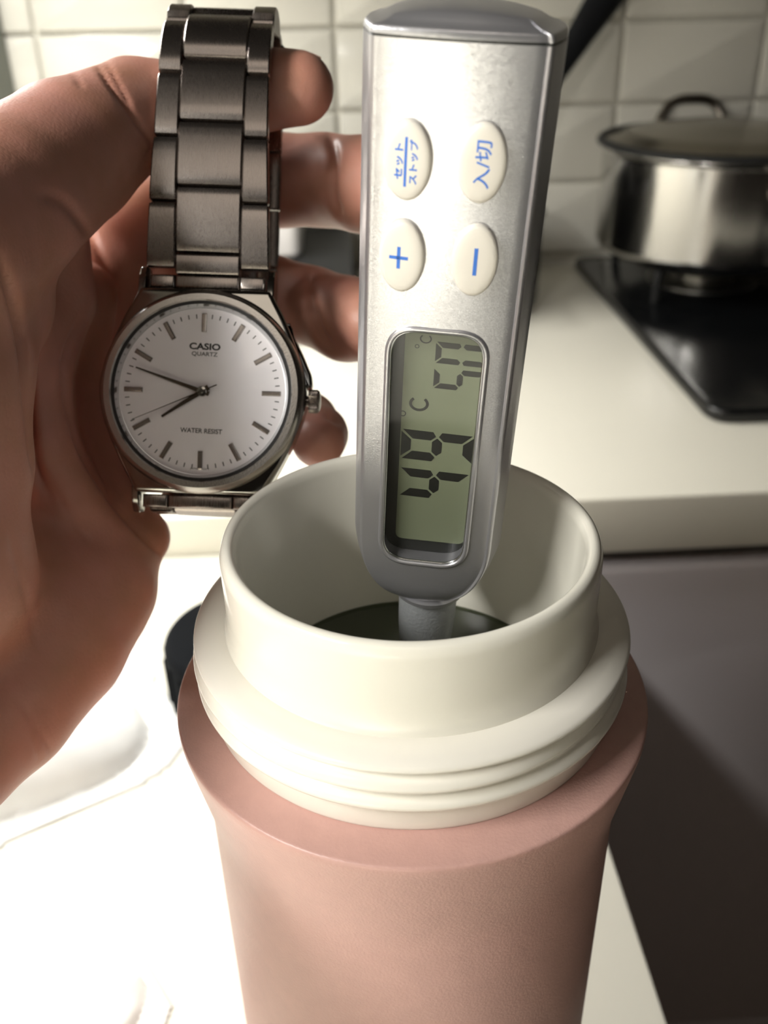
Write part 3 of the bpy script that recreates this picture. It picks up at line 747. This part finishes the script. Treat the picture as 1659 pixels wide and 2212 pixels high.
# a few rounds of smoothing
e_ = np.concatenate([Fh[:, [0, 1]], Fh[:, [1, 2]], Fh[:, [2, 3]], Fh[:, [3, 0]]])
deg = np.bincount(e_.ravel(), minlength=len(Vh))[:, None]
def avg(Q):
    S = np.zeros_like(Q)
    for k in range(3): S[:, k] = np.bincount(e_[:, 0], Q[e_[:, 1], k], len(Q)) + np.bincount(e_[:, 1], Q[e_[:, 0], k], len(Q))
    return S / deg
for it in range(6): Vh = Vh + .5 * (avg(Vh) - Vh)
def normals(V, Fq):
    n = np.cross(V[Fq[:, 2]] - V[Fq[:, 0]], V[Fq[:, 3]] - V[Fq[:, 1]]); N = np.zeros_like(V)
    for k in range(4):
        for c in range(3): N[:, c] += np.bincount(Fq[:, k], n[:, c], len(V))
    return N / (np.linalg.norm(N, axis=1)[:, None] + 1e-12)
# creases: polylines over the palm side (px of the frame), width and depth in mm, depth range of the surface they lie on
CREASE = [
    ([(0, 560), (28, 640), (52, 760), (66, 900), (80, 1010), (110, 1080)], .75, 1.9, 215),
    ([(172, 690), (145, 770), (146, 850), (175, 960), (225, 1050), (290, 1135), (345, 1195)], .7, 1.7, 222),
    ([(200, 118), (225, 160), (262, 215), (310, 280), (330, 310)], .65, .8, 215),
    ([(150, 140), (178, 190)], .5, .35, 205), ([(225, 125), (262, 190), (285, 230)], .4, .6, 215),
    ([(712, 280), (722, 340), (718, 410), (735, 470)], 1.0, 1.0, 232),
    ([(668, 585), (672, 650), (690, 715), (720, 755)], 1.0, 1.1, 232),
    ([(700, 895), (735, 915)], .6, .7, 226), ([(80, 420), (140, 440), (190, 500), (240, 590)], 1.0, .9, 222),
    ([(85, 1000), (130, 1080), (200, 1180)], .6, .4, 215), ([(30, 1500), (70, 1560), (120, 1640)], .5, .4, 215), ([(60, 1560), (90, 1650)], .5, .3, 215),
    ([(20, 1150), (60, 1300), (80, 1400)], .7, .35, 215),
]
Nh = normals(Vh, Fh)
q = Vh - CP; dep = q @ CF; PX = np.stack([CX + F * (q @ CR) / dep, CY + F * (q @ CD) / dep], 1)
facing = np.clip(-(Nh * (q / np.linalg.norm(q, axis=1)[:, None])).sum(1) * 2.5, 0, 1)
for pts, wd_, am, dmax in CREASE:
    P = spline([tuple(p) for p in pts], 60)[0] if len(pts) > 2 else np.array(pts, float)
    best = np.full(len(Vh), 1e9); tt = np.zeros(len(Vh))
    for i in range(len(P) - 1):
        a, b = P[i], P[i + 1]; ab = b - a; h = np.clip(((PX - a) @ ab) / (ab @ ab), 0, 1)
        dd = np.linalg.norm(PX - a - h[:, None] * ab, axis=1); m_ = dd < best; best[m_] = dd[m_]; tt[m_] = (i + h[m_]) / (len(P) - 1)
    dm = best * dep / F; fade = np.clip(np.minimum(tt, 1 - tt) * 6 + .25, 0, 1)
    amt = am * np.exp(-(dm / wd_) ** 2) * fade * facing * (dep < dmax)
    Vh = Vh - Nh * amt[:, None]
hand = obj('hand', Vh, Fh, M['skin'], None, 180)
tag(hand, 'bare left hand with open palm and curled fingers, holding up the wristwatch', 'hand')
# thumb nail on the upper side of the thumb tip
nv = []; nf = []
tip = px(676, 175, 206); ta = CR * .96 + CD * .12; upv = -CD * .88 + CF * .44; upv /= np.linalg.norm(upv); sdv = np.cross(ta, upv); sdv /= np.linalg.norm(sdv)
for i in range(9):
    for j in range(9):
        s = (i / 8 - .5) * 11; t = (j / 8 - .5) * 2 * (1 - .18 * max(0, i / 8 - .6)) * .72
        nv.append(tuple(px(640, 192, 204) + ta * s + (upv * math.cos(t) + sdv * math.sin(t)) * (8.05 - .03 * (s - 0) ** 2 * (1 if s > 0 else .3))))
for i in range(8):
    for j in range(8): nf.append((i * 9 + j, i * 9 + j + 1, (i + 1) * 9 + j + 1, (i + 1) * 9 + j))
nl = obj('thumbnail', nv, nf, M['nail'], hand, 180)
sm = nl.modifiers.new('thick', 'SOLIDIFY'); sm.thickness = .0006

# ------------------------------------------------------------------ cooktop, pot and the things behind
ck = kempty('gas_cooktop', 570, 864, WT)
tag(ck, 'black gas cooktop with iron grates let into the white worktop', 'cooktop')
obj('top_plate', *box(280 - 570, 634 - 864, .2, 880 - 570, 1094 - 864, 12, 22, 4, 4), M['black'], ck)
def burner(x, y):
    for r0, z0, z1, nm, mm_ in ((58, 11.5, 14, 'drip_ring', 'burner'), (34, 14, 24, 'burner_head', 'burner'), (26, 24, 29, 'burner_cap', 'blackm')):
        obj(nm, *lathe(fillet([(0.01, z0), (r0, z0), (r0, z1), (.01, z1)], 2, 3), 48, x, y), M[mm_], ck, 40)
    for k in range(4):
        a = math.pi / 4 + k * math.pi / 2; d = A3(math.cos(a), math.sin(a))
        p = [(x + d[0] * 105, y + d[1] * 105, 12), (x + d[0] * 105, y + d[1] * 105, 40), (x + d[0] * 98, y + d[1] * 98, 46), (x + d[0] * 30, y + d[1] * 30, 46)]
        obj('grate_bar', *tube(fillet(p, 6, 3), 4.5, 8), M['iron'], ck, 50)
    obj('grate_ring', *tube([(x + 80 * math.cos(t), y + 80 * math.sin(t), 40) for t in np.linspace(0, 2 * math.pi, 41)], 4, 8, False), M['iron'], ck, 60)
burner(-174, 118); burner(180, 118); burner(-30, -130)
for k in range(3):
    obj('knob', *lathe(fillet([(0.01, 12), (20, 12), (18, 32), (.01, 32)], 3, 3), 32, 150 + k * 55, -200), M['blackm'], ck, 40)
PXC, PYC, PZ = 396.0, 972.0, WT + 51.0
pot = kempty('cooking_pot', PXC, PYC, PZ)
tag(pot, 'stainless steel lidded cooking pot standing on the gas cooktop', 'pot')
PR, PH = 120, 100
obj('body', *lathe(fillet([(0.01, 0), (PR - 6, 0), (PR, 8), (PR, PH - 3), (PR + 4, PH), (PR + 3, PH + 2), (PR - 2, PH), (PR - 3, 6), (.01, 4)], 3, 4), 128), M['pot'], pot, 40)
lid = obj('lid', *lathe(fillet([(0.01, PH + 24), (40, PH + 22), (95, PH + 14), (PR - 8, PH + 6), (PR + 3, PH + 5), (PR + 5, PH + 2.3), (PR - 1, PH + 2.2), (.01, PH + 16)], 4, 4), 128), M['lid'], pot, 50)
obj('lid_rim', *lathe([(PR + 2, PH + 2.2), (PR + 6.5, PH + 2.5), (PR + 7, PH + 6), (PR + 4, PH + 8.5), (PR, PH + 8)], 128), M['blackm'], lid, 50)
def pot_handle(ang, z, out, rise):
    d = A3(math.cos(math.radians(ang)), math.sin(math.radians(ang))); n = A3(-d[1], d[0])
    pts = [(*(d * (PR - 4) - n * 40), z), (*(d * (PR + out * .4) - n * 38), z + rise * .35), (*(d * (PR + out) - n * 24), z + rise * .95), (*(d * (PR + out)), z + rise * 1.08), (*(d * (PR + out) + n * 24), z + rise * .95), (*(d * (PR + out * .4) + n * 38), z + rise * .35), (*(d * (PR - 4) + n * 40), z)]
    obj('handle', *tube(spline(pts, 28)[0], 5.5, 10), M['lid'], pot, 60)
pot_handle(86, PH - 12, 14, 38); pot_handle(-70, PH - 26, 42, 8)

tag(kobj('storage_crate', box(-190, 850, WT + .3, 18, 1085, WT + 58, 20, 5, 4), M['blackm']), 'low black crate standing on the worktop in front of the tiles', 'crate')
tag(kobj('storage_box', box(-180, 945, WT + 58.4, -34, 1070, WT + 140, 14, 6, 4), M['whitebox']), 'white plastic box standing on the low black crate', 'box')
sp = kempty('stock_pot', 124, 975, WT + .3)
tag(sp, 'black cooking pot standing on the worktop beside the black crate', 'pot')
obj('body', *lathe(fillet([(0.01, 0), (84, 0), (90, 8), (90, 92), (94, 94), (92, 96), (86, 93), (85, 6), (.01, 5)], 3, 3), 96), M['black'], sp, 40)
for sx in (-1, 1):
    obj('handle', *tube(spline([(-26, sx * 88, 78), (-20, sx * 100, 82), (0, sx * 103, 83), (20, sx * 100, 82), (26, sx * 88, 78)], 16)[0], 4.5, 8), M['blackm'], sp, 60)
# ladle standing in the black pot
lb = K(96, 962, WT + 40)
ltop = at(1342, -60, 955)
tdir = ltop - lb; Ll = np.linalg.norm(tdir); tdir /= Ll
hx = np.cross(tdir, A3(0, 1, 0)); hx /= np.linalg.norm(hx); hy = np.cross(hx, tdir)
ladle = empty('ladle', mat=frame(lb, hx, -hy, tdir))
tag(ladle, 'black ladle leaning in the black pot, its handle rising past the tiles', 'ladle')
v, fc = tube([(0, 0, 20), (0, 3, 80), (0, 0, Ll * .55), (0, 0, Ll * .8), (0, 0, Ll)], [4, 5, 9, 15, 21], 12)
obj('handle', [(x, y * .4, z) for x, y, z in v], fc, M['blackp'], ladle, 60)
obj('bowl', *xform(lathe([(0.01, -28), (18, -23), (30, -10), (34, 4), (32.5, 4), (28, -9), (17, -21), (.01, -26)], 48), lambda q: (q[0], q[1] - 20, q[2] + 25)), M['blackp'], ladle, 60)

# black cup beside the flask
cpx, cpy = -58.0, 385.0
cup = kempty('flask_lid', cpx, cpy, .2)
tag(cup, 'black round screw lid lying on the white counter behind the flask', 'lid')
obj('body', *lathe(fillet([(0.01, 0), (37, 0), (39, 3), (39, 38), (36, 42), (.01, 42.5)], 2.5, 4), 96), M['lidblack'], cup, 50)
for k in range(24):
    a = 2 * math.pi * k / 24; c_, s_ = math.cos(a), math.sin(a)
    obj('grip_rib', *tube([(39.2 * c_, 39.2 * s_, 6), (39.2 * c_, 39.2 * s_, 34)], .9, 6), M['lidblack'], cup, 60)

# crumpled white bag and a folded paper towel on the low counter
def bag(name, cx, cy, sx, sy, hgt, seed, rot, m, amp, z0=.4):
    nx = ny = 110; rnd = np.random.RandomState(seed)
    u, v = np.meshgrid(np.linspace(-1, 1, nx), np.linspace(-1, 1, ny), indexing='ij')
    def tri(x): return np.abs((x % 2) - 1)
    wu = u + .16 * np.sin(4.1 * v + rnd.rand() * 6) + .07 * np.sin(9 * u + 5 * v); wv = v + .16 * np.sin(3.7 * u + rnd.rand() * 6) + .07 * np.sin(8 * v - 6 * u)
    Z = np.zeros_like(u)
    for k in range(9):
        a = rnd.rand() * 6.28; fr = 1.1 * 1.32 ** k
        Z += (tri((wu * math.cos(a) + wv * math.sin(a)) * fr + rnd.rand() * 2) ** 1.4 - .4) / 1.28 ** k
    Z = (Z - Z.min()) / (Z.max() - Z.min())
    rr = np.sqrt(u * u + v * v); th = np.arctan2(v, u); lim = .82 + .12 * np.sin(3 * th + seed) + .06 * np.sin(7 * th)
    env = np.clip(1 - (rr / lim) ** 2, 0, 1) ** .55
    h = z0 + hgt * env * (.25 + .75 * Z) + 2.5 * Z * amp * np.clip(1.15 - rr, 0, 1)
    X = u * sx; Y = v * sy
    keep = rr < lim + .14
    c_, s_ = math.cos(rot), math.sin(rot); V = []; Fc = []
    for i in range(nx):
        for j in range(ny): V.append((cx + X[i, j] * c_ - Y[i, j] * s_, cy + X[i, j] * s_ + Y[i, j] * c_, h[i, j]))
    for i in range(nx - 1):
        for j in range(ny - 1):
            if keep[i, j] and keep[i + 1, j + 1]: Fc.append((i * ny + j, (i + 1) * ny + j, (i + 1) * ny + j + 1, i * ny + j + 1))
    used = sorted({i for f_ in Fc for i in f_}); rm = {o: n for n, o in enumerate(used)}
    o = kobj(name, ([V[i] for i in used], [tuple(rm[i] for i in f_) for f_ in Fc]), m, None, 35); s_m = o.modifiers.new('thick', 'SOLIDIFY'); s_m.thickness = .0004; s_m.offset = 1
    return o
tag(bag('plastic_bag', -245, 350, 150, 120, 60, 3, .5, M['bag'], 1.0), 'crumpled white plastic bag lying on the counter below the hand', 'bag')
tag(bag('paper_towel', -165, 160, 105, 52, 24, 8, .6, M['paper'], .6), 'rumpled white paper towel lying on the counter beside the flask', 'towel')
